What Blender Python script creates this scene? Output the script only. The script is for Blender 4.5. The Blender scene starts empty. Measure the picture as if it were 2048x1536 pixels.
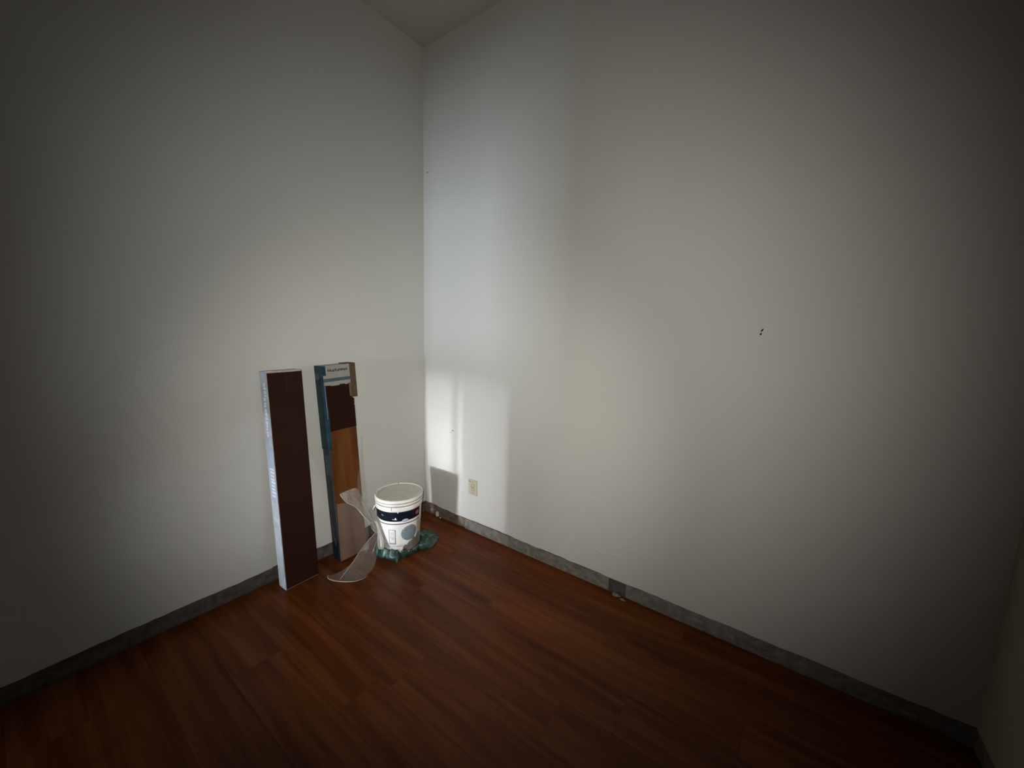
import bpy, bmesh, math, random
from mathutils import Vector, Matrix, Euler, noise
random.seed(7)
S = bpy.context.scene
COL = S.collection
PI = math.pi

# ------------------------------------------------------------------ camera
CAM_POS = Vector((2.3448, -2.0555, 1.5))
RIGHT = Vector((0.80735, 0.58942, 0.02758))
DOWN = Vector((0.10391, -0.09600, -0.98994))
FWD = Vector((-0.58085, 0.80210, -0.13876))
cam = bpy.data.cameras.new('camera')
cam.sensor_width = 36.0
cam.lens = 777.0 / 2048.0 * 36.0
cam.clip_start = 0.02
cam_o = bpy.data.objects.new('camera', cam)
COL.objects.link(cam_o)
m = Matrix.Identity(4)
for i, v in enumerate((RIGHT, -DOWN, -FWD)):
    for k in range(3):
        m[k][i] = v[k]
m.translation = CAM_POS
cam_o.matrix_world = m
S.camera = cam_o

# ------------------------------------------------------------------ world, lights, exposure
w = bpy.data.worlds.new('world'); S.world = w
w.use_nodes = True
w.node_tree.nodes['Background'].inputs[0].default_value = (0.55, 0.68, 0.9, 1)
w.node_tree.nodes['Background'].inputs[1].default_value = 0.25
vs = S.view_settings
vs.view_transform = 'Standard'; vs.look = 'None'; vs.gamma = 1.0
vs.use_curve_mapping = False
vs.exposure = 0.0

def look(o, target):
    o.rotation_euler = (Vector(target) - o.location).to_track_quat('-Z', 'Y').to_euler()

# the phone's own torch, a hand's breadth from the lens
def torch(energy, cone, target, side):
    sp = bpy.data.lights.new('phone_torch', 'SPOT')
    sp.energy = energy; sp.color = (1.0, 0.98, 0.905)
    sp.spot_size = math.radians(cone); sp.spot_blend = 1.0; sp.shadow_soft_size = 0.012
    so = bpy.data.objects.new('phone_torch', sp); COL.objects.link(so)
    so.location = CAM_POS - RIGHT * side - DOWN * 0.03 + FWD * 0.01
    look(so, target)
torch(74, 75, (0.76, -0.58, 0.85), 0.035)      # torch split in two beams, the narrow one added to lift the corner
torch(80, 114, (1.00, -0.14, 1.38), 0.045)

def area(name, loc, target, sx, sy, energy, color, spread=180):
    l = bpy.data.lights.new(name, 'AREA'); l.shape = 'RECTANGLE'
    l.size = sx; l.size_y = sy; l.energy = energy; l.color = color
    l.spread = math.radians(spread)
    o = bpy.data.objects.new(name, l); COL.objects.link(o)
    o.location = loc; look(o, target)
    return o
# daylight glinting in from outside through the doorway behind the camera
area('daylight_glint', (1.24, -8.5, 0.42), (0.3, 0, 0.47), 0.06, 0.14, 1.75, (0.93, 0.97, 1.0), 13)
area('daylight_glint', (1.636, -8.5, 0.42), (0.22, 0, 0.62), 0.03, 0.14, 0.80, (0.95, 0.97, 1.0), 9.5)
area('daylight_sky', (1.41, -9.5, 1.10), (0.3, 0, 1.7), 0.76, 1.3, 37, (0.74, 0.86, 1.0), 60)

# ------------------------------------------------------------------ material helpers
def mat(name):
    mt = bpy.data.materials.new(name); mt.use_nodes = True
    nt = mt.node_tree
    return mt, nt, nt.nodes['Principled BSDF']
def nd(nt, t, **kw):
    n = nt.nodes.new(t)
    for k, v in kw.items():
        setattr(n, k, v)
    return n
def ramp(nt, fac, stops):
    r = nd(nt, 'ShaderNodeValToRGB')
    el = r.color_ramp.elements
    while len(el) < len(stops):
        el.new(0.5)
    for e, (p, c) in zip(el, stops):
        e.position = p; e.color = (*c, 1)
    nt.links.new(fac, r.inputs[0])
    return r.outputs[0]
def coords(nt, scale=(1, 1, 1), kind='Object'):
    tc = nd(nt, 'ShaderNodeTexCoord'); mp = nd(nt, 'ShaderNodeMapping')
    mp.inputs['Scale'].default_value = scale
    nt.links.new(tc.outputs[kind], mp.inputs[0])
    return mp.outputs[0]
def noisy(nt, vec, scale, detail=4, rough=0.55):
    n = nd(nt, 'ShaderNodeTexNoise')
    n.inputs['Scale'].default_value = scale; n.inputs['Detail'].default_value = detail
    n.inputs['Roughness'].default_value = rough
    nt.links.new(vec, n.inputs['Vector'])
    return n.outputs['Fac']
def bump(nt, b, h, strength, dist):
    bn = nd(nt, 'ShaderNodeBump')
    bn.inputs['Strength'].default_value = strength; bn.inputs['Distance'].default_value = dist
    nt.links.new(h, bn.inputs['Height']); nt.links.new(bn.outputs[0], b.inputs['Normal'])
def simple(name, c, rough=0.6, var=0.12, scale=30, bumpd=0.0, spec=0.4, metallic=0.0):
    mt, nt, b = mat(name)
    v = coords(nt)
    n = noisy(nt, v, scale)
    lo = tuple(x * (1 - var) for x in c); hi = tuple(min(1, x * (1 + var)) for x in c)
    nt.links.new(ramp(nt, n, [(0.3, lo), (0.7, hi)]), b.inputs['Base Color'])
    b.inputs['Roughness'].default_value = rough
    b.inputs['Specular IOR Level'].default_value = spec
    b.inputs['Metallic'].default_value = metallic
    if bumpd:
        bump(nt, b, n, 0.6, bumpd)
    return mt

def wall_paint(name, c):
    mt, nt, b = mat(name)
    v = coords(nt)
    big = noisy(nt, v, 1.3, 3)
    nt.links.new(ramp(nt, big, [(0.3, tuple(x * 0.965 for x in c)), (0.7, c)]), b.inputs['Base Color'])
    fine = noisy(nt, v, 45, 5, 0.6)
    mid = noisy(nt, v, 4.0, 3)
    ad = nd(nt, 'ShaderNodeMath', operation='MULTIPLY_ADD')
    nt.links.new(mid, ad.inputs[0]); ad.inputs[1].default_value = 4.0
    nt.links.new(fine, ad.inputs[2])
    bump(nt, b, ad.outputs[0], 0.5, 0.0012)
    b.inputs['Roughness'].default_value = 0.75
    b.inputs['Specular IOR Level'].default_value = 0.25
    return mt
M = {}
M['wall'] = wall_paint('white_wall_paint', (0.62, 0.61, 0.575))
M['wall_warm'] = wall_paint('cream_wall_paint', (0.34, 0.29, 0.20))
M['ceiling'] = wall_paint('ceiling_paint', (0.52, 0.48, 0.44))

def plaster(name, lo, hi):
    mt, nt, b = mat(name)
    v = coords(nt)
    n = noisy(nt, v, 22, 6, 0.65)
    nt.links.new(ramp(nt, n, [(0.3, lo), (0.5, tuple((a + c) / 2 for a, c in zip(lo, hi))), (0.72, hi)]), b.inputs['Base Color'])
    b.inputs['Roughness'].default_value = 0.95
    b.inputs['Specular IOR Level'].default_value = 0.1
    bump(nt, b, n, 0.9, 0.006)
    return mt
M['plaster'] = plaster('raw_grey_plaster', (0.13, 0.113, 0.10), (0.28, 0.255, 0.23))
M['plaster_dark'] = plaster('exposed_brown_plaster', (0.10, 0.075, 0.055), (0.22, 0.18, 0.14))
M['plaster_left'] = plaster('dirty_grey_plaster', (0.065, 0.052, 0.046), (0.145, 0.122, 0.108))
M['concrete'] = plaster('concrete_subfloor', (0.06, 0.05, 0.045), (0.13, 0.115, 0.10))
M['crumb'] = plaster('plaster_rubble', (0.45, 0.42, 0.38), (0.70, 0.66, 0.60))

def laminate(name, stops, tint=0.35, rough=0.36, axis=0):
    mt, nt, b = mat(name)
    tc = nd(nt, 'ShaderNodeTexCoord'); oi = nd(nt, 'ShaderNodeObjectInfo')
    off = nd(nt, 'ShaderNodeVectorMath', operation='MULTIPLY_ADD')
    cb = nd(nt, 'ShaderNodeCombineXYZ')
    for i in range(3):
        nt.links.new(oi.outputs['Random'], cb.inputs[i])
    nt.links.new(cb.outputs[0], off.inputs[0])
    off.inputs[1].default_value = (17.3, 31.7, 5.1)
    nt.links.new(tc.outputs['Object'], off.inputs[2])
    mp = nd(nt, 'ShaderNodeMapping')
    sc = [16.0, 16.0, 16.0]; sc[axis] = 1.1
    mp.inputs['Scale'].default_value = sc
    nt.links.new(off.outputs[0], mp.inputs[0])
    g1 = noisy(nt, mp.outputs[0], 1.0, 5, 0.6)
    mp2 = nd(nt, 'ShaderNodeMapping')
    sc2 = [120.0, 120.0, 120.0]; sc2[axis] = 4.0
    mp2.inputs['Scale'].default_value = sc2
    nt.links.new(off.outputs[0], mp2.inputs[0])
    g2 = noisy(nt, mp2.outputs[0], 1.0, 3, 0.5)
    mix = nd(nt, 'ShaderNodeMath', operation='MULTIPLY_ADD')
    nt.links.new(g2, mix.inputs[0]); mix.inputs[1].default_value = 0.22
    nt.links.new(g1, mix.inputs[2])
    col = ramp(nt, mix.outputs[0], stops)
    hs = nd(nt, 'ShaderNodeHueSaturation')
    mr = nd(nt, 'ShaderNodeMapRange')
    mr.inputs['To Min'].default_value = 1 - tint; mr.inputs['To Max'].default_value = 1 + tint
    nt.links.new(oi.outputs['Random'], mr.inputs['Value'])
    nt.links.new(mr.outputs[0], hs.inputs['Value'])
    nt.links.new(col, hs.inputs['Color'])
    nt.links.new(hs.outputs[0], b.inputs['Base Color'])
    b.inputs['Roughness'].default_value = rough
    b.inputs['Specular IOR Level'].default_value = 0.12
    bump(nt, b, mix.outputs[0], 0.25, 0.0006)
    return mt
M['floor'] = laminate('brown_laminate', [(0.38, (0.054, 0.0105, 0.0014)), (0.58, (0.094, 0.0232, 0.0040)), (0.78, (0.140, 0.042, 0.0088))], 0.07, 0.33)
M['plank_wood'] = laminate('orange_brown_laminate', [(0.38, (0.075, 0.022, 0.006)), (0.58, (0.12, 0.042, 0.011)), (0.78, (0.16, 0.062, 0.018))], 0.05, 0.4, axis=2)

# ------------------------------------------------------------------ mesh helpers
def obj(name, bm, material, parent=None, smooth=False, loc=None):
    me = bpy.data.meshes.new(name)
    bmesh.ops.recalc_face_normals(bm, faces=bm.faces[:])
    bm.to_mesh(me); bm.free()
    if smooth:
        for p in me.polygons:
            p.use_smooth = True
    for mm in (material if isinstance(material, (list, tuple)) else [material]):
        me.materials.append(mm)
    o = bpy.data.objects.new(name, me); COL.objects.link(o)
    if parent:
        o.parent = parent
    if loc:
        o.location = loc
    return o
def structure(o):
    o['kind'] = 'structure'; return o
def tag(o, label, cat, group=None):
    o['label'] = label; o['category'] = cat
    if group:
        o['group'] = group
    return o
def empty(name, loc, rot=(0, 0, 0)):
    o = bpy.data.objects.new(name, None); COL.objects.link(o)
    o.location = loc; o.rotation_euler = rot; o.empty_display_size = 0.05
    return o
def box(bm, lo, hi, bevel=0.0):
    r = bmesh.ops.create_cube(bm, size=1.0)
    vsx = r['verts']
    for v in vsx:
        v.co = Vector([lo[i] + (v.co[i] + 0.5) * (hi[i] - lo[i]) for i in range(3)])
    if bevel:
        es = list({e for v in vsx for e in v.link_edges})
        bmesh.ops.bevel(bm, geom=es, offset=bevel, segments=2, affect='EDGES', profile=0.7)
def bx(lo, hi, bevel=0.0):
    bm = bmesh.new(); box(bm, lo, hi, bevel); return bm
def tube(bm, pts, r, n=6):
    rings = []
    for i, p in enumerate(pts):
        p = Vector(p)
        a = Vector(pts[max(0, i - 1)]); b2 = Vector(pts[min(len(pts) - 1, i + 1)])
        t = (b2 - a).normalized()
        u = t.cross(Vector((0.13, 0.31, 0.94))).normalized(); v = t.cross(u)
        rr = r(i / (len(pts) - 1)) if callable(r) else r
        rings.append([bm.verts.new(p + (u * math.cos(q * 2 * PI / n) + v * math.sin(q * 2 * PI / n)) * rr) for q in range(n)])
    for A, B in zip(rings, rings[1:]):
        for q in range(n):
            bm.faces.new((A[q], A[(q + 1) % n], B[(q + 1) % n], B[q]))
    bm.faces.new(rings[0]); bm.faces.new(rings[-1])
def lathe(bm, prof, n=64):
    rings = []
    for r, z in prof:
        if r < 1e-6:
            rings.append([bm.verts.new((0, 0, z))])
        else:
            rings.append([bm.verts.new((r * math.cos(2 * PI * q / n), r * math.sin(2 * PI * q / n), z)) for q in range(n)])
    for A, B in zip(rings, rings[1:]):
        for q in range(n):
            a0, a1 = A[q % len(A)], A[(q + 1) % len(A)]
            b0, b1 = B[q % len(B)], B[(q + 1) % len(B)]
            vv = []
            for x in (a0, a1, b1, b0):
                if x not in vv:
                    vv.append(x)
            if len(vv) > 2:
                bm.faces.new(vv)
def nz(x, y=0.0, z=0.0):
    return noise.noise(Vector((x, y, z)))

# ------------------------------------------------------------------ the room
W, H, BACK = 3.035, 3.45, -4.2
PAINT = 0.078            # the paint stops here, above a strip where the baseboard was torn off
T = 0.12

def ragged_wall(name, a, b, normal, material, seed, bot=PAINT):
    """painted face from a to b along the floor, ragged lower edge, with thickness behind it"""
    a = Vector(a); b = Vector(b); nrm = Vector(normal)
    L = (b - a).length; n = int(L / 0.012)
    bm = bmesh.new()
    lowf, lowb, topf, topb = [], [], [], []
    for i in range(n + 1):
        p = a + (b - a) * (i / n); s = L * i / n
        z = bot + 0.0035 * nz(s * 22, seed) + 0.0045 * nz(s * 5, seed + 9) + (0.006 if nz(s * 3.1, seed + 4) > 0.42 else 0)
        lowf.append(bm.verts.new((p.x, p.y, z)))
        q = p - nrm * T
        lowb.append(bm.verts.new((q.x, q.y, z)))
        topf.append(bm.verts.new((p.x, p.y, H))); topb.append(bm.verts.new((q.x, q.y, H)))
    for i in range(n):
        bm.faces.new((lowf[i], lowf[i + 1], topf[i + 1], topf[i]))
        bm.faces.new((lowb[i], topb[i], topb[i + 1], lowb[i + 1]))
        bm.faces.new((lowf[i], lowb[i], lowb[i + 1], lowf[i + 1]))
        bm.faces.new((topf[i], topf[i + 1], topb[i + 1], topb[i]))
    bm.faces.new((lowf[0], topf[0], topb[0], lowb[0])); bm.faces.new((lowf[-1], lowb[-1], topb[-1], topf[-1]))
    return structure(obj(name, bm, material))
wall_left = ragged_wall('wall_left', (0, BACK, 0), (0, 0, 0), (1, 0, 0), M['wall'], 1.3)
wall_right = ragged_wall('wall_right', (-T, 0, 0), (W + T, 0, 0), (0, -1, 0), M['wall'], 7.7)
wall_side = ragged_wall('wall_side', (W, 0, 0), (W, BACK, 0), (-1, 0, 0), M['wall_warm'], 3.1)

def rough_strip(name, a, b, normal, depth, h, material, seed):
    """raw strip at the foot of a wall; depth = how far it stands behind (-) or before (+) the paint"""
    a = Vector(a); b = Vector(b); nrm = Vector(normal)
    L = (b - a).length; n = max(2, int(L / 0.012)); rows = 5
    bm = bmesh.new(); g = []
    for i in range(n + 1):
        p = a + (b - a) * (i / n); s = L * i / n; col = []
        for k in range(rows + 1):
            z = -0.01 + (h + 0.01) * k / rows
            d = depth + 0.0035 * nz(s * 30, z * 60, seed) + 0.003 * nz(s * 8, z * 20, seed + 3)
            q = p + nrm * d
            col.append(bm.verts.new((q.x, q.y, z + (0.003 * nz(s * 25, seed) if k == rows else 0))))
        q = p - nrm * 0.08
        col.append(bm.verts.new((q.x, q.y, h)))
        q = p - nrm * 0.08
        col.append(bm.verts.new((q.x, q.y, -0.01)))
        g.append(col)
    for A, B in zip(g, g[1:]):
        k = len(A)
        for j in range(k):
            bm.faces.new((A[j], B[j], B[(j + 1) % k], A[(j + 1) % k]))
    bm.faces.new(g[0]); bm.faces.new(g[-1])
    return structure(obj(name, bm, material))
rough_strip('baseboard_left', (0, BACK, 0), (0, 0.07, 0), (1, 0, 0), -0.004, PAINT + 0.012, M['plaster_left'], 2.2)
rough_strip('trim_1', (-0.09, 0, 0), (0.455, 0, 0), (0, -1, 0), -0.012, PAINT + 0.012, M['plaster_dark'], 5.2)
rough_strip('baseboard_right', (0.455, 0, 0), (1.60, 0, 0), (0, -1, 0), 0.003, PAINT - 0.004, M['plaster'], 8.2)
rough_strip('trim_2', (1.60, 0, 0), (1.70, 0, 0), (0, -1, 0), -0.022, PAINT + 0.012, M['concrete'], 4.4)
rough_strip('trim_3', (1.70, 0, 0), (W + 0.09, 0, 0), (0, -1, 0), -0.003, PAINT + 0.012, M['plaster'], 9.1)
rough_strip('baseboard_side', (W, 0.07, 0), (W, BACK, 0), (-1, 0, 0), -0.004, PAINT + 0.012, M['plaster_dark'], 6.6)

structure(obj('ceiling', bx((-T, BACK - T, H), (W + T, T, H + 0.12)), M['ceiling']))

# back wall: doorway; unseen slats, post and jamb step added to shape daylight
DX0, DX1, DH, SHUT, SHUT2 = 0.53, 1.04, 2.06, 0.79, 1.02
bm = bmesh.new()
box(bm, (-T, BACK - 0.15, 0), (DX0, BACK, H)); box(bm, (DX1, BACK - 0.15, 0), (1.16, BACK, SHUT2)); box(bm, (1.16, BACK - 0.15, 0), (W + T, BACK, H)); box(bm, (DX0, BACK - 0.15, DH), (1.16, BACK, H))
M['wall_dark'] = wall_paint('low_bounce_wall', (0.16, 0.14, 0.12))  # unseen wall made dark to cut bounced light
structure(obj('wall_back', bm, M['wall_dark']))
M['steel'] = simple('light_block_steel', (0.32, 0.33, 0.34), 0.5, 0.1, 12, metallic=0.6)
blocker = empty('blocker_1', ((DX0 + DX1) / 2, BACK - 0.07, SHUT)); structure(blocker)  # groups the unseen slats and post added to shape the light
obj('light_block_post', bx((0.792 - (DX0 + DX1) / 2 - 0.012, -0.02, -SHUT), (0.792 - (DX0 + DX1) / 2 + 0.012, 0.02, 0.0)), M['steel'], blocker)  # unseen bar added to cast a dark band into the light patch
z = SHUT
while z < SHUT2 - 0.01:
    z1 = min(z + 0.115, SHUT2)
    obj('light_block_slat', bx((-(DX1 - DX0) / 2, -0.012, z - SHUT), ((DX1 - DX0) / 2, 0.012, z1 - SHUT), 0.0), M['steel'], blocker)  # unseen slats added to cut off the top of the light patch
    z = z1

# ------------------------------------------------------------------ laminate floor: subfloor + every plank
floor = structure(obj('floor', bx((-T, BACK - 0.15, -0.08), (W + T, T, -0.0085)), M['concrete']))
PW, PL = 0.193, 1.205
row = 0; y1 = -0.010
while y1 > BACK:
    y0 = max(y1 - PW, BACK)
    x = 0.010 - random.uniform(0.05, PL * 0.9)
    while x < W - 0.02:
        xa = max(x, 0.010); xb = min(x + PL, W - 0.010)
        if xb - xa > 0.03:
            hx, hy = (xb - xa) / 2 - 0.0002, (y1 - y0) / 2 - 0.0002
            obj('plank', bx((-hx, -hy, -0.008), (hx, hy, 0.0), 0.0004), M['floor'], floor,
                loc=((xa + xb) / 2, (y0 + y1) / 2, random.uniform(-0.0003, 0.0)))
        x += PL
    y1 -= PW; row += 1

# ------------------------------------------------------------------ marks on the right-hand wall
M['hole'] = simple('dark_hole', (0.025, 0.022, 0.02), 0.9)
for (hx, hz, rx, rz, a) in ((2.2155, 1.5275, 0.0026, 0.006, -0.5), (2.2115, 1.5105, 0.003, 0.0042, -0.2), (0.043, 2.616, 0.004, 0.004, 0),
                            (0.314, 0.732, 0.006, 0.0025, 0.2), (0.296, 0.712, 0.003, 0.002, 0)):
    bm = bmesh.new()
    lathe(bm, [(0.0, 0.0004), (0.7, 0.0004), (1.0, 0.0009), (1.25, 0.0)], 14)
    for v in bm.verts:
        px, pz = v.co.x * rx, v.co.y * rz
        v.co = Vector((px * math.cos(a) - pz * math.sin(a), -v.co.z, px * math.sin(a) + pz * math.cos(a)))
    o = obj('nail_hole', bm, M['hole'], wall_right, loc=(hx, 0, hz))
M['ridge'] = M['wall']
bm = bmesh.new()
tube(bm, [(1.46, 0.0, 0.245), (1.50, 0, 0.222), (1.545, 0, 0.212), (1.60, 0, 0.222), (1.65, 0, 0.233), (1.70, 0, 0.236), (1.745, 0, 0.230)], lambda t: 0.0022 * math.sin(PI * min(0.98, max(0.02, t))), 6)
obj('paint_ridge', bm, M['ridge'], wall_right, True)

# ------------------------------------------------------------------ outlet plate
M['beige'] = simple('beige_plastic', (0.50, 0.455, 0.34), 0.4, 0.06, 60)
M['beige2'] = simple('beige_plastic_insert', (0.44, 0.40, 0.30), 0.4, 0.06, 60)
M['screw'] = simple('dull_screw', (0.30, 0.28, 0.24), 0.45, 0.1, 60, metallic=0.7)
pl = empty('electrical_outlet', (0.530, 0, 0.341))
tag(pl, 'beige rectangular electrical outlet plate low on the sunlit white wall', 'outlet')
obj('cover_plate', bx((-0.042, -0.007, -0.058), (0.042, 0.0, 0.058), 0.0025), M['beige'], pl)
ins = obj('insert', bx((-0.018, -0.0098, -0.028), (0.018, -0.006, 0.028), 0.001), M['beige2'], pl)
for sx in (-0.007, 0.007):
    obj('slot', bx((sx - 0.0015, -0.0102, -0.004), (sx + 0.0015, -0.0094, 0.008)), M['hole'], ins)
for sz in (-0.042, 0.042):
    bm = bmesh.new(); lathe(bm, [(0, 0.0015), (0.003, 0.0012), (0.0042, 0.0)], 12)
    for v in bm.verts:
        v.co = Vector((v.co.x, -0.007 - v.co.z, v.co.y + sz))
    obj('screw', bm, M['screw'], pl)
obj('dark_mark', bx((-0.040, -0.0078, 0.040), (-0.018, -0.0068, 0.0455), 0.0003), simple('dark_stain', (0.16, 0.14, 0.09), 0.6), pl)

# ------------------------------------------------------------------ cartons of flooring leaning on the left wall
M['carton_brown'] = simple('dark_brown_carton', (0.027, 0.0088, 0.006), 0.6, 0.12, 9, 0.0005, 0.1)
M['carton_side'] = simple('shiny_grey_blue_wrap', (0.40, 0.43, 0.49), 0.3, 0.28, 14, 0.0006)
M['carton_blue'] = simple('blue_printed_band', (0.36, 0.42, 0.56), 0.35, 0.1, 20)
M['carton_edge'] = simple('pale_carton_edge', (0.45, 0.40, 0.34), 0.7, 0.15, 40)
M['print_white'] = simple('white_print', (0.72, 0.74, 0.78), 0.4, 0.05, 50)
M['ink'] = simple('dark_ink', (0.06, 0.055, 0.06), 0.6, 0.1, 60)

def lean_frame(base, top_mid, width_dir=(0, 1, 0)):
    """axes of a carton: x across (away from camera-left), y out of the wall, z up the carton"""
    base = Vector(base); up = (Vector(top_mid) - base).normalized()
    ac = Vector(width_dir); ac = (ac - up * ac.dot(up)).normalized()
    out = ac.cross(up)
    mm = Matrix.Identity(4)
    for i, v in enumerate((ac, out, up)):
        for kk in range(3):
            mm[kk][i] = v[kk]
    mm.translation = base
    return mm, (Vector(top_mid) - base).length
# carton 1 : local x = width 0..0.186, y = out of wall 0..0.085, z = height
Wd, Th = 0.184, 0.086
mm, Ht = lean_frame((0.080, -1.160, 0.0), (0.013, -1.172, 1.240))
c1 = empty('flooring_carton', (0, 0, 0)); c1.matrix_world = mm
tag(c1, 'tall sealed dark brown flooring carton leaning on the left wall', 'carton')
zt = 0.006     # tilt makes the front lower edge touch first
obj('body', bx((0.0015, 0.0, 0.002), (Wd, Th - 0.002, Ht - 0.004), 0.003), M['carton_edge'], c1)
obj('front_panel', bx((0.004, Th - 0.0025, 0.006), (Wd - 0.002, Th + 0.0005, Ht - 0.010), 0.0008), M['carton_brown'], c1)
side = obj('side_wrap', bx((-0.0006, 0.003, 0.002), (0.002, Th - 0.0005, Ht - 0.004), 0.0006), M['carton_side'], c1)
obj('right_panel', bx((Wd - 0.001, 0.004, 0.004), (Wd + 0.0008, Th - 0.001, Ht - 0.006), 0.0004), M['carton_brown'], c1)
cap = obj('top_flap', bx((0.0, 0.001, Ht - 0.005), (Wd, Th, Ht), 0.0015), M['carton_edge'], c1)
obj('tape', bx((0.0, Th - 0.02, Ht - 0.0015), (0.03, Th + 0.001, Ht + 0.0006), 0.0003), M['print_white'], cap)
obj('crease', bx((0.097, Th + 0.0003, Ht - 0.12), (0.0985, Th + 0.0009, Ht - 0.012)), simple('worn_crease', (0.045, 0.020, 0.016), 0.6), c1)
obj('blue_band', bx((-0.0011, 0.010, 0.52), (-0.0003, Th - 0.004, 0.83), 0.0002), M['carton_blue'], side)
# lettering up the side: a bold word near the top, a block of bars half way down (too small to read)
z = 0.885
for i in range(15):
    hgt = random.choice((0.010, 0.014, 0.018))
    y0 = 0.034 + random.uniform(-0.002, 0.002) + (0.01 if i > 10 else 0)
    obj('letter', bx((-0.0016, y0, z), (-0.0004, y0 + random.uniform(0.018, 0.027), z + hgt)), M['print_white'], side)
    z += hgt + random.uniform(0.003, 0.008)
    if z > 1.19:
        break
for i in range(9):
    z0 = 0.545 + i * 0.019
    obj('bar', bx((-0.0016, 0.030, z0), (-0.0004, 0.030 + random.uniform(0.036, 0.046), z0 + random.uniform(0.009, 0.014))), M['print_white'], side)
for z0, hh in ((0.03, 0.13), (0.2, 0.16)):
    obj('painted_highlight', bx((-0.0013, 0.02, z0), (-0.0004, 0.06, z0 + hh), 0.0003), simple('highlight_wrap', (0.42, 0.44, 0.48), 0.3, 0.1, 20), side)  # highlights on the wrap painted as pale panels

# carton 2 : opened, a wood plank shows below the torn sleeve
mm, H2 = lean_frame((0.066, -0.824, 0.0), (0.012, -0.868, 1.252), (0, 1, 0.03))
c2 = empty('flooring_carton', (0, 0, 0)); c2.matrix_world = mm
tag(c2, 'torn-open flooring carton with blue and white sleeve and exposed wood plank', 'carton')
W2 = 0.186
M['shaded_wrap'] = simple('shaded_side_wrap', (0.021, 0.029, 0.034), 0.4, 0.4, 16, 0.0008, 0.25)  # darkened wrap: shade from the other carton is put into the colour
M['teal'] = simple('teal_blue_sleeve', (0.012, 0.043, 0.064), 0.5, 0.5, 14, 0.0006, 0.25)
M['label_grey'] = simple('off_white_label', (0.30, 0.285, 0.26), 0.6, 0.08, 25)
M['stripe_glint'] = simple('blue_grey_stripe_and_glint', (0.055, 0.09, 0.11), 0.5, 0.1, 30)
M['dark_board'] = simple('dark_reddish_board', (0.022, 0.0062, 0.0036), 0.65, 0.15, 10, 0.0004, 0.08)
M['kraft'] = simple('brown_kraft_card', (0.085, 0.052, 0.022), 0.8, 0.25, 45, 0.0008)
M['light_edge'] = simple('light_blue_edge', (0.13, 0.20, 0.27), 0.5, 0.1, 30)
npl = 7
pt = Th / npl
for i in range(npl):   # the planks stacked in the pack
    obj('laminate_plank', bx((0.002, i * pt + 0.0004, 0.003 + 0.001 * (i % 3)), (W2 - 0.002, (i + 1) * pt - 0.0004, H2 - 0.02), 0.0008), M['plank_wood'], c2)
sl = obj('side_wrap', bx((-0.0006, 0.001, 0.002), (0.002, Th - 0.001, 0.76), 0.0006), M['shaded_wrap'], c2)
obj('painted_glint', bx((-0.0012, 0.035, 0.10), (-0.0004, 0.055, 0.16), 0.0003), M['stripe_glint'], sl)  # glints on the wrap painted as paler panels, here and below
obj('painted_glint', bx((-0.0012, 0.02, 0.57), (-0.0004, 0.07, 0.70), 0.0003), M['stripe_glint'], sl)
obj('dark_board', bx((0.004, Th - 0.001, 0.852), (W2 - 0.001, Th + 0.0022, 1.150), 0.0005), M['dark_board'], c2)
# blue sleeve on the left side, reaching further down, curling forward at its lower end
sv = obj('blue_sleeve', bx((-0.004, -0.002, 0.735), (0.0015, Th + 0.003, H2), 0.0015), M['teal'], c2)
obj('sleeve_lip', bx((0.0, Th + 0.0005, 0.735), (0.013, Th + 0.004, 1.0), 0.0008), M['teal'], sv)
obj('pale_edge', bx((0.001, Th + 0.001, 0.93), (0.006, Th + 0.0045, 1.155), 0.0008), M['light_edge'], sv)
cp = obj('sleeve_end', bx((-0.001, 0.0, 1.138), (W2 - 0.012, Th + 0.004, H2), 0.0015), M['label_grey'], c2)
obj('corner_print', bx((-0.0012, Th + 0.003, 1.195), (0.016, Th + 0.0046, H2 - 0.001), 0.0003), M['teal'], cp)
bm = bmesh.new(); box(bm, (-0.0015, Th + 0.003, 1.156), (W2 - 0.014, Th + 0.0047, 1.176))
obj('blue_stripe', bm, M['stripe_glint'], cp)
obj('side_print', bx((-0.0052, 0.006, 1.172), (-0.0035, 0.05, 1.205), 0.0002), M['stripe_glint'], sv)
x = 0.028
while x < W2 - 0.035:      # a line of small dark print along the top of the label
    wd = random.uniform(0.006, 0.012); z0 = 1.216 + random.uniform(-0.002, 0.002)
    obj('letter', bx((x, Th + 0.0034, z0), (x + wd, Th + 0.0047, z0 + random.uniform(0.008, 0.015))), M['ink'], cp)
    x += wd + random.uniform(0.0015, 0.004)
# ragged lower edge of the label
for i in range(9):
    xa = 0.004 + i * 0.0185
    obj('torn_edge', bx((xa, Th + 0.0005, 1.131 + random.uniform(-0.003, 0.004)), (xa + 0.0187, Th + 0.0036, 1.141), 0.0003), M['label_grey'], cp)
kf = obj('kraft_strip', bx((W2 - 0.016, -0.002, 1.042), (W2 + 0.022, Th + 0.0058, H2 + 0.004), 0.001), M['kraft'], c2)
obj('torn_corner', bx((W2 - 0.045, 0.02, H2 - 0.001), (W2 + 0.01, Th + 0.003, H2 + 0.006), 0.001), M['kraft'], kf)
obj('folded_flap', bx((W2 - 0.028, Th + 0.002, 1.05), (W2 - 0.012, Th + 0.0052, 1.135), 0.0006), simple('scuffed_kraft', (0.12, 0.085, 0.065), 0.8, 0.2, 40), kf)
for zz, xx in ((1.040, W2 - 0.004), (0.995, W2 + 0.001)):
    obj('staple', bx((xx - 0.004, Th + 0.001, zz - 0.0025), (xx + 0.004, Th + 0.006, zz + 0.0025), 0.0008), M['print_white'], c2)

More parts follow.
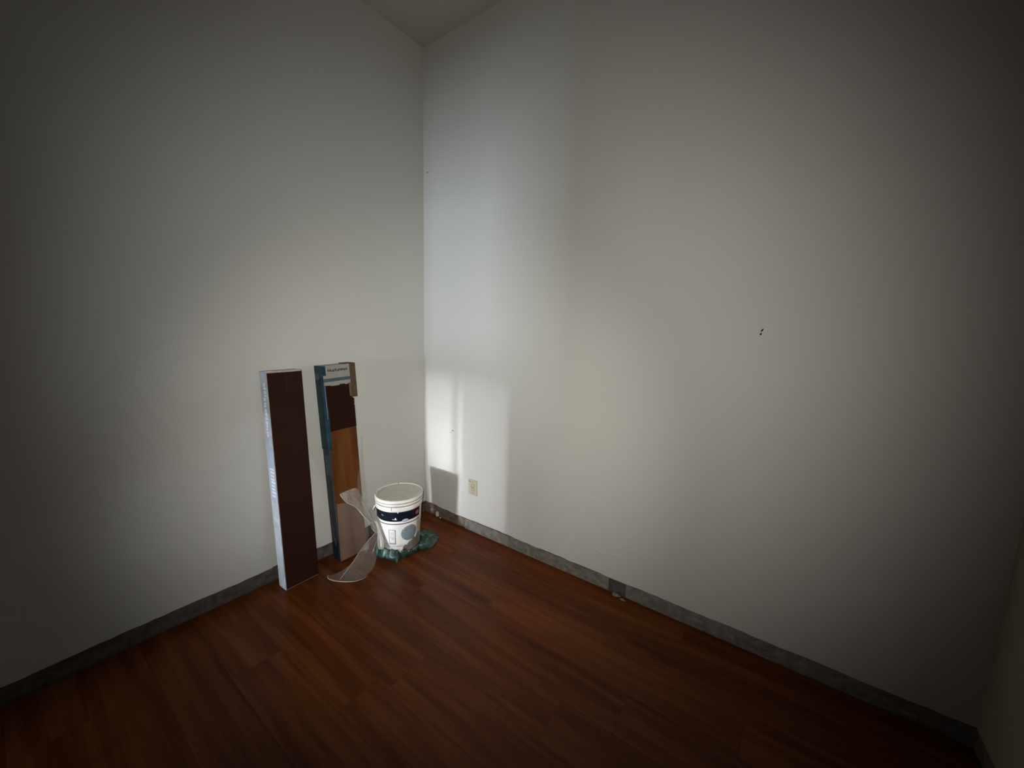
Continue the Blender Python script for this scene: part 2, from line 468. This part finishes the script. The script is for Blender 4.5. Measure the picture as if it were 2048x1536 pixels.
# ------------------------------------------------------------------ bucket
BX, BY, BZ = 0.287, -0.474, 0.014
bucket = empty('paint_bucket', (BX, BY, BZ))
tag(bucket, 'white lidded plastic paint bucket with navy band standing on green plastic', 'bucket')
M['bucket'] = simple('off_white_plastic', (0.56, 0.53, 0.47), 0.42, 0.06, 14)
M['bucket_white'] = simple('white_plastic', (0.80, 0.76, 0.715), 0.38, 0.03, 14)
M['paper'] = simple('white_label', (0.90, 0.885, 0.86), 0.5, 0.02, 20)
M['navy'] = simple('navy_print', (0.006, 0.008, 0.018), 0.5, 0.3, 25, 0.0, 0.12)
M['lidtop'] = plaster('dusty_lid', (0.60, 0.57, 0.50), (0.72, 0.69, 0.61))
M['dirt'] = plaster('dried_dirt', (0.13, 0.115, 0.10), (0.26, 0.235, 0.205))
M['greyblue'] = simple('grey_blue_roundel', (0.21, 0.25, 0.29), 0.5, 0.2, 60)
M['greyblue2'] = simple('pale_roundel_print', (0.28, 0.325, 0.365), 0.5, 0.1, 60)
M['grey_print'] = simple('grey_print', (0.24, 0.25, 0.26), 0.5, 0.1, 60)
M['pale_print'] = simple('pale_print', (0.52, 0.54, 0.55), 0.5, 0.1, 60)
M['maroon'] = simple('maroon_print', (0.026, 0.005, 0.006), 0.5, 0.3, 30, 0.0, 0.12)
M['pink'] = simple('faded_red_emblem', (0.30, 0.12, 0.11), 0.5, 0.2, 60)
TOPZ = 0.386
def rad(z):        # body taper
    return 0.1285 + (0.1475 - 0.1285) * max(0, min(1, z / 0.31))
bm = bmesh.new()
lathe(bm, [(0, 0.004), (0.118, 0.004), (0.122, 0), (0.1275, 0.002), (0.1285, 0.008)] + [(rad(z / 100), z / 100) for z in range(2, 31, 2)] +
      [(0.1476, 0.309), (0.1515, 0.310), (0.1522, 0.313), (0.1522, 0.3405), (0.151, 0.3415), (0.1470, 0.342), (0.1470, 0.348)], 72)
obj('body', bm, M['bucket_white'], bucket, True)
bm = bmesh.new()
lathe(bm, [(0.1485, 0.3465), (0.1535, 0.3465), (0.1545, 0.348), (0.1545, 0.3615), (0.1500, 0.3625), (0.1500, 0.3655), (0.1562, 0.3665), (0.1567, 0.369), (0.1567, 0.381), (0.1555, TOPZ - 0.001), (0.153, TOPZ), (0.1495, TOPZ - 0.001), (0.1485, TOPZ - 0.004), (0.148, 0.3795)], 72)
lid = obj('lid', bm, M['bucket_white'], bucket, True)
bm = bmesh.new()
lathe(bm, [(0.1482, 0.3798), (0.142, 0.379), (0.139, 0.3795), (0.137, 0.3812), (0.128, 0.3815), (0.05, 0.3812), (0, 0.3812)], 72)
obj('lid_panel', bm, M['lidtop'], lid, True)
M['grime'] = simple('grimy_groove', (0.27, 0.22, 0.195), 0.8, 0.2, 30)
for r0, za, zb in ((0.1545, 0.3618, 0.3662), (0.1528, 0.3412, 0.3462)):
    bm = bmesh.new(); lathe(bm, [(r0 - 0.004, za), (r0, za), (r0, zb), (r0 - 0.004, zb)], 72)
    obj('groove', bm, M['grime'], lid, True)
bm = bmesh.new()
bmesh.ops.create_icosphere(bm, subdivisions=2, radius=0.005)
for v in bm.verts:
    v.co = v.co * (1 + 0.3 * nz(v.co.x * 300, v.co.y * 300, v.co.z * 300)) ; v.co.z *= 0.7
obj('dirt_speck', bm, M['dirt'], lid, True, loc=(-0.120, 0.088, 0.3855))

VIEW = math.radians(-37.5)
def patch(name, a0, a1, z0, z1, material, parent, off=0.0007, n=None, nzr=6, al=None, ar=None, zb=None, ztf=None):
    """thin curved sheet on the bucket's side; angles in degrees from the camera-facing line"""
    n = n or max(3, int(abs(a1 - a0) / 3))
    bm = bmesh.new()
    grid = []
    for sgn in (1, 0):
        g = []
        for j in range(nzr + 1):
            tz = j / nzr; rowv = []
            for i in range(n + 1):
                t = i / n
                lo = z0 if zb is None else zb(t); hi = z1 if ztf is None else ztf(t)
                z = lo + (hi - lo) * tz
                aa = a0 if al is None else al((z - z0) / (z1 - z0)); bb = a1 if ar is None else ar((z - z0) / (z1 - z0))
                a = VIEW + math.radians(aa + (bb - aa) * t)
                r = rad(z) + (off if sgn else off * 0.2)
                rowv.append(bm.verts.new((r * math.cos(a), r * math.sin(a), z)))
            g.append(rowv)
        grid.append(g)
    F, B = grid
    for j in range(nzr):
        for i in range(n):
            bm.faces.new((F[j][i], F[j][i + 1], F[j + 1][i + 1], F[j + 1][i]))
            bm.faces.new((B[j][i], B[j + 1][i], B[j + 1][i + 1], B[j][i + 1]))
    for j in range(nzr):
        for e in (0, n):
            bm.faces.new((F[j][e], F[j + 1][e], B[j + 1][e], B[j][e]))
    for i in range(n):
        for e in (0, nzr):
            bm.faces.new((F[e][i], B[e][i], B[e][i + 1], F[e][i + 1]))
    return obj(name, bm, material, parent, True)
def ellipse(name, ac, zc, ra, rz, material, parent, off=0.001, tilt=0.0, rings=3, n=28):
    bm = bmesh.new()
    def P(q, s, o):
        x = ra * s * math.cos(q); y = rz * s * math.sin(q)
        x, y = x * math.cos(tilt) - y * math.sin(tilt), x * math.sin(tilt) + y * math.cos(tilt)
        z = zc + y; a = VIEW + math.radians(ac) + x / rad(zc); r = rad(z) + o
        return bm.verts.new((r * math.cos(a), r * math.sin(a), z))
    c = P(0, 0, off); prev = None
    for k2 in range(1, rings + 2):
        s = min(1.0, k2 / rings); o = off if k2 <= rings else off * 0.2
        ring = [P(2 * PI * i / n, s, o) for i in range(n)]
        for i in range(n):
            j = (i + 1) % n
            if prev is None:
                bm.faces.new((c, ring[i], ring[j]))
            else:
                bm.faces.new((prev[i], ring[i], ring[j], prev[j]))
        prev = ring
    return obj(name, bm, material, parent, True)
# printed label
lab = patch('paper_label', -100, 52, 0.062, 0.309, M['paper'], bucket, 0.0006, nzr=12)
patch('navy_band', -98, 60, 0.243, 0.3085, M['navy'], lab, 0.0012, n=60)
patch('maroon_end', 34, 60, 0.244, 0.307, M['maroon'], lab, 0.0015)
patch('rule_line', -98, 60, 0.2215, 0.2265, M['navy'], lab, 0.0012, n=60, nzr=1)
ellipse('emblem', 50, 0.274, 0.016, 0.013, M['pink'], lab, 0.0019, 0.2)
ellipse('band_mark', -46, 0.280, 0.010, 0.005, M['grey_print'], lab, 0.0016, -0.3)
ellipse('band_mark', -12, 0.258, 0.017, 0.0028, M['pale_print'], lab, 0.0016, -0.05)
ellipse('band_mark', -10, 0.262, 0.0045, 0.008, M['paper'], lab, 0.0018, 0.1)
ellipse('band_mark', 14, 0.246, 0.021, 0.011, M['pale_print'], lab, 0.0018, 0.05)
ellipse('band_mark', -4, 0.3065, 0.004, 0.006, M['paper'], lab, 0.0016, 0.0)
# framed box of small print
A0, A1, Z0, Z1 = -29.5, -10.5, 0.082, 0.184
fr = patch('print_frame', A0, A1, Z0, Z1, M['grey_print'], lab, 0.0011)
patch('frame_field', A0 + 1.8, A1 - 1.8, Z0 + 0.006, Z1 - 0.004, M['paper'], fr, 0.0015)
for i in range(4):
    patch('print_line', A0 + 4.5, A1 - 4.5, Z1 - 0.018 - i * 0.0085, Z1 - 0.0135 - i * 0.0085, M['pale_print'], fr, 0.0018, nzr=1)
patch('print_line', A0 + 5.0, A1 - 5.0, Z1 - 0.058, Z1 - 0.052, M['pale_print'], fr, 0.0018, nzr=1)
patch('print_line', A0 + 6.5, A1 - 6.5, Z1 - 0.068, Z1 - 0.062, M['pale_print'], fr, 0.0018, nzr=1)
# grey-blue roundel with pale lettering lines
ro = ellipse('roundel', 26, 0.152, 0.055, 0.053, M['greyblue'], lab, 0.0012, rings=6, n=48)
for a0, a1, zz, hh in ((10, 34, 0.176, 0.006), (8, 36, 0.160, 0.009), (6, 37, 0.146, 0.004), (10, 33, 0.130, 0.005), (14, 30, 0.120, 0.003)):
    patch('roundel_print', a0, a1, zz, zz + hh, M['greyblue2'], ro, 0.0016, nzr=1)
# bare tan plastic beside the label, dirt splashed over the lower right
patch('bare_plastic', 52, 88, 0.02, 0.235, simple('tan_plastic', (0.46, 0.41, 0.33), 0.5, 0.1, 20), bucket, 0.0005)
patch('dirt_splash', 8, 66, 0.02, 0.10, M['dirt'], bucket, 0.0022, n=40, ztf=lambda t: 0.062 + 0.062 * t + 0.012 * nz(t * 9, 3.3) + (0.03 * max(0, nz(t * 5, 8.8))))
# seam tab and small moulding marks on the collar
bm = bmesh.new(); 
a = VIEW + math.radians(-19)
box(bm, (0.151, -0.0025, 0.318), (0.1532, 0.0025, 0.340), 0.0006)
bmesh.ops.rotate(bm, verts=bm.verts[:], cent=(0, 0, 0), matrix=Matrix.Rotation(a, 3, 'Z'))
obj('collar_tab', bm, M['grey_print'], bucket)
# lifting handle folded down the left side
bm = bmesh.new()
pts = []
for i in range(12):
    t = i / 11; a = VIEW + math.radians(-70 - 22 * t); r = 0.153 + 0.012 * math.sin(PI * t * 0.6)
    pts.append((r * math.cos(a), r * math.sin(a), 0.330 - 0.062 * t ** 1.1))
tube(bm, pts, lambda t: 0.0055 - 0.001 * t, 8)
obj('handle', bm, M['bucket_white'], bucket, True)

# ------------------------------------------------------------------ crumpled green plastic under the bucket
M_green, nt, b = mat('green_plastic')
v = coords(nt)
n1 = noisy(nt, v, 26, 5, 0.6)
nt.links.new(ramp(nt, n1, [(0.36, (0.006, 0.022, 0.014)), (0.52, (0.018, 0.056, 0.040)), (0.68, (0.085, 0.165, 0.135))]), b.inputs['Base Color'])
b.inputs['Roughness'].default_value = 0.38; b.inputs['Specular IOR Level'].default_value = 0.5
bump(nt, b, n1, 0.5, 0.004)
OUT = [(0.157, -0.590), (0.249, -0.640), (0.328, -0.628), (0.390, -0.602), (0.427, -0.604), (0.405, -0.561), (0.402, -0.500), (0.415, -0.430), (0.445, -0.389),
       (0.471, -0.345), (0.452, -0.289), (0.403, -0.220), (0.320, -0.195), (0.219, -0.235), (0.13, -0.32), (0.10, -0.45), (0.115, -0.54)]
pol = sorted((math.atan2(y - BY, x - BX), math.hypot(x - BX, y - BY)) for x, y in OUT)
def rout(a):
    for i in range(len(pol)):
        a0, r0 = pol[i]; a1, r1 = pol[(i + 1) % len(pol)]
        if i == len(pol) - 1:
            a1 += 2 * PI
        for aa in (a, a + 2 * PI):
            if a0 <= aa <= a1:
                t = (aa - a0) / (a1 - a0)
                t = t * t * (3 - 2 * t) * 0.5 + t * 0.5
                return r0 + (r1 - r0) * t
    return 0.17
bm = bmesh.new()
NA, NR = 220, 46
rings = []
for j in range(NR + 1):
    t = j / NR; ring = []
    for i in range(NA):
        a = -PI + 2 * PI * i / NA
        R1 = max(rout(a), 0.146) * (1 + 0.015 * nz(math.cos(a) * 14, math.sin(a) * 14, 2.0))
        r = R1 * t
        x, y = r * math.cos(a), r * math.sin(a)
        inner = 0.1365
        wide = R1 - inner
        if r <= inner:
            z = 0.011 - 0.004 * (1 - r / inner)
            if r > 0.131:
                z = 0.011
        else:
            s = (r - inner) / wide
            ht = (min(0.090, 0.072 + wide * 0.25) if a < -0.35 else 0.058) * (1.0 if -2.2 < a < 1.3 else 0.45)
            prof = (1 - s) ** 0.65 * min(1, 0.6 + s * 6)
            amp = min(1.0, 0.15 + 2.6 * s)
            fold = (abs(nz(x * 21, y * 21, 1.0)) * 2.6 - 0.6) + 0.7 * abs(nz(x * 48, y * 48, 5.0))
            z = 0.003 + ht * prof * (0.80 + 0.36 * amp * fold)
            z = max(z, 0.002)
            if j == NR:
                z = 0.0012 + 0.010 * max(0, nz(a * 5, 3.7))
        ring.append(bm.verts.new((x, y, z)))
    rings.append(ring)
for A, B in zip(rings[1:], rings[2:]):
    for i in range(NA):
        q = (i + 1) % NA
        bm.faces.new((A[i], A[q], B[q], B[i]))
c = rings[0][0]
for v in rings[0][1:]:
    bm.verts.remove(v)
for i in range(NA):
    bm.faces.new((c, rings[1][i], rings[1][(i + 1) % NA]))
bag = obj('plastic_bag', bm, M_green, None, True, loc=(BX, BY, 0.0))
md = bag.modifiers.new('thickness', 'SOLIDIFY'); md.thickness = 0.0012; md.offset = -1
tag(bag, 'crumpled dark green plastic bag spread under the paint bucket', 'plastic bag')

# ------------------------------------------------------------------ torn clear film hanging from the open carton
def film_mat(name, opac, c):
    mt, nt, b = mat(name)
    v = coords(nt)
    n = noisy(nt, v, 38, 4, 0.6)
    b.inputs['Base Color'].default_value = (*c, 1)
    b.inputs['Roughness'].default_value = 0.28; b.inputs['Specular IOR Level'].default_value = 0.7
    bump(nt, b, n, 0.4, 0.004)
    tr = nd(nt, 'ShaderNodeBsdfTransparent'); mx = nd(nt, 'ShaderNodeMixShader')
    mr = nd(nt, 'ShaderNodeMapRange')
    mr.inputs['From Min'].default_value = 0.3; mr.inputs['From Max'].default_value = 0.7
    mr.inputs['To Min'].default_value = opac * 0.85; mr.inputs['To Max'].default_value = min(1, opac * 1.15)
    nt.links.new(n, mr.inputs['Value']); nt.links.new(mr.outputs[0], mx.inputs[0])
    nt.links.new(tr.outputs[0], mx.inputs[1]); nt.links.new(b.outputs[0], mx.inputs[2])
    nt.links.new(mx.outputs[0], nt.nodes['Material Output'].inputs[0])
    return mt
M['film'] = film_mat('clear_film', 0.20, (0.50, 0.46, 0.41))
M['film_fold'] = film_mat('folded_film', 0.44, (0.52, 0.48, 0.42))
def cr(pts, t):
    n = len(pts) - 1; f = t * n; i = min(int(f), n - 1); u = f - i
    p = [Vector(pts[max(0, min(n, i + d))]) for d in (-1, 0, 1, 2)]
    return 0.5 * ((2 * p[1]) + (-p[0] + p[2]) * u + (2 * p[0] - 5 * p[1] + 4 * p[2] - p[3]) * u * u + (-p[0] + 3 * p[1] - 3 * p[2] + p[3]) * u ** 3)
def sheet(bm, left, right, nu=26, nv=16, wob=0.006, seed=0.0, sag=0.0):
    g = []
    for i in range(nu + 1):
        t = i / nu; a = cr(left, t); b2 = cr(right, t); r = []
        for j in range(nv + 1):
            s = j / nv; p = a.lerp(b2, s)
            k2 = math.sin(PI * s)
            wv = wob * nz(p.x * 17 + seed, p.y * 17, p.z * 9) + wob * 0.5 * nz(s * 7, t * 3 + seed, 4.0)
            p = p + Vector((0.8, -0.6, 0.1)) * (wv + sag * k2 * math.sin(PI * t))
            p.z = max(p.z, 0.002)
            r.append(bm.verts.new(p))
        g.append(r)
    for i in range(nu):
        for j in range(nv):
            bm.faces.new((g[i][j], g[i + 1][j], g[i + 1][j + 1], g[i][j + 1]))
    return g
wrap = empty('plastic_wrap', (0.28, -0.80, 0.0))
tag(wrap, 'torn clear plastic film trailing from the open carton to the floor', 'plastic film')
off = Vector((-0.28, 0.80, 0.0))
def wpart(name, sheets, material):
    bm = bmesh.new()
    for kw in sheets:
        sheet(bm, **kw)
    bmesh.ops.translate(bm, verts=bm.verts[:], vec=off)
    return obj(name, bm, material, wrap, True)
# veil still clinging to the carton's front and right edge
wpart('veil', [dict(left=[(0.139, -0.652, 0.80), (0.152, -0.672, 0.64), (0.158, -0.700, 0.50), (0.168, -0.69, 0.40)],
                    right=[(0.136, -0.645, 0.79), (0.140, -0.640, 0.62), (0.150, -0.632, 0.46), (0.165, -0.628, 0.33)], nu=20, nv=8, wob=0.004),
               dict(left=[(0.150, -0.838, 0.40), (0.156, -0.834, 0.22), (0.163, -0.830, 0.02)],
                    right=[(0.160, -0.640, 0.36), (0.164, -0.636, 0.2), (0.168, -0.632, 0.02)], nu=20, nv=20, wob=0.004, seed=3.0)], M['film'])
# flap folded over
fl = wpart('flap', [dict(left=[(0.190, -0.837, 0.478), (0.192, -0.800, 0.416), (0.203, -0.740, 0.361), (0.222, -0.698, 0.287), (0.238, -0.662, 0.235)],
                         right=[(0.192, -0.826, 0.482), (0.200, -0.736, 0.486), (0.196, -0.700, 0.42), (0.200, -0.662, 0.34), (0.225, -0.632, 0.25)], nu=30, nv=18, wob=0.016, seed=1.0)], M['film_fold'])
# twisted neck between the carton and the bucket
nk = wpart('neck', [dict(left=[(0.200, -0.650, 0.33), (0.228, -0.668, 0.27), (0.246, -0.664, 0.20), (0.252, -0.628, 0.150)],
                         right=[(0.190, -0.622, 0.31), (0.225, -0.612, 0.245), (0.262, -0.615, 0.20), (0.285, -0.622, 0.145)], nu=18, nv=14, wob=0.016, seed=6.0),
                    dict(left=[(0.240, -0.640, 0.24), (0.262, -0.632, 0.19), (0.285, -0.650, 0.12), (0.305, -0.655, 0.075)],
                         right=[(0.252, -0.625, 0.235), (0.285, -0.628, 0.20), (0.330, -0.635, 0.13), (0.345, -0.645, 0.082)], nu=18, nv=10, wob=0.006, seed=9.0)], M['film_fold'])
# film clinging to the bucket's left side
fc = patch('cling', -104, -40, 0.055, 0.238, film_mat('clinging_film', 0.5, (0.34, 0.31, 0.27)), wrap, 0.0045, n=24, nzr=10, ar=lambda t: -27 - 34 * t)
fc.location = Vector((BX, BY, BZ)) + off
# the tail fanned out on the floor
L = [(0.252, -0.632, 0.165), (0.250, -0.692, 0.128), (0.256, -0.752, 0.090), (0.268, -0.815, 0.045), (0.285, -0.880, 0.014), (0.305, -0.922, 0.004)]
Rr = [(0.268, -0.618, 0.155), (0.285, -0.645, 0.090), (0.300, -0.665, 0.040), (0.362, -0.735, 0.006), (0.400, -0.835, 0.004), (0.362, -0.897, 0.004)]
tl = wpart('tail', [dict(left=L, right=Rr, nu=44, nv=24, wob=0.014, seed=2.0, sag=0.012)], M['film'])
wpart('toe', [dict(left=[(0.268, -0.815, 0.045), (0.250, -0.870, 0.016), (0.232, -0.918, 0.006), (0.218, -0.949, 0.006)],
                   right=[(0.270, -0.817, 0.044), (0.285, -0.880, 0.014), (0.305, -0.922, 0.005), (0.256, -0.957, 0.004)], nu=18, nv=10, wob=0.003, seed=4.0)], M['film'])
bm = bmesh.new()
bright_rim = [(0.400, -0.800, 0.004), (0.402, -0.832, 0.004), (0.386, -0.873, 0.004), (0.358, -0.902, 0.004), (0.318, -0.930, 0.004), (0.285, -0.948, 0.005), (0.252, -0.958, 0.006), (0.226, -0.955, 0.007), (0.217, -0.944, 0.007)]
hp = [cr(bright_rim, i / 40) + off for i in range(41)]
tube(bm, hp, lambda t: 0.0008 + 0.0018 * math.sin(PI * min(1, t * 0.95 + 0.02)) + 0.001 * t, 6)
obj('bright_rim', bm, film_mat('bright_film_edge', 0.6, (0.50, 0.46, 0.40)), wrap, True)  # bright rim of the film edge put in as an added pale tube
bm = bmesh.new()
hp = [cr(L, i / 30) + off + Vector((0.002, -0.002, 0.002)) for i in range(31)]
tube(bm, hp, 0.0016, 5)
obj('fold_line', bm, film_mat('film_crease', 0.45, (0.72, 0.66, 0.58)), wrap, True)
bm = bmesh.new()
ed = [(0.190, -0.837, 0.478), (0.192, -0.800, 0.416), (0.203, -0.740, 0.361), (0.222, -0.698, 0.287), (0.238, -0.662, 0.235)]
hp = [cr(ed, i / 24) + off + Vector((0.003, -0.003, 0)) for i in range(25)]
tube(bm, hp, 0.0022, 5)
obj('fold_line', bm, film_mat('film_crease', 0.5, (0.72, 0.66, 0.58)), wrap, True)

# ------------------------------------------------------------------ rubble along the torn-off baseboard
def crumb(name, loc, r, sq, material, label, seed, group=None):
    bm = bmesh.new(); bmesh.ops.create_icosphere(bm, subdivisions=2, radius=1.0)
    for v in bm.verts:
        d = 1 + 0.45 * nz(v.co.x * 1.7 + seed, v.co.y * 1.7, v.co.z * 1.7)
        v.co = Vector((v.co.x * sq[0], v.co.y * sq[1], v.co.z * sq[2])) * r * d
    zmin = min(v.co.z for v in bm.verts)
    for v in bm.verts:
        v.co.z -= zmin
    o = obj(name, bm, material, None, False, loc)
    return tag(o, label, 'rubble', group)
crumb('plaster_crumb', (0.165, -0.016, 0.0), 0.014, (1.3, 0.8, 1.5), M['crumb'], 'pale plaster crumb at the wall foot right of the paint bucket', 1.1)
crumb('plaster_crumb', (0.205, -0.020, 0.0), 0.0055, (1.4, 0.9, 0.8), M['crumb'], 'smallest plaster crumb beside the pale one near the bucket', 2.2)
crumb('plaster_crumb', (1.655, -0.030, 0.0), 0.013, (2.0, 0.9, 0.6), M['plaster'], 'grey plaster flake below the broken gap in the right baseboard strip', 3.3)
crumb('plaster_crumb', (1.700, -0.045, 0.0), 0.009, (1.8, 0.9, 0.6), M['plaster'], 'small grey plaster flake lying out on the floor past the broken gap', 4.4)
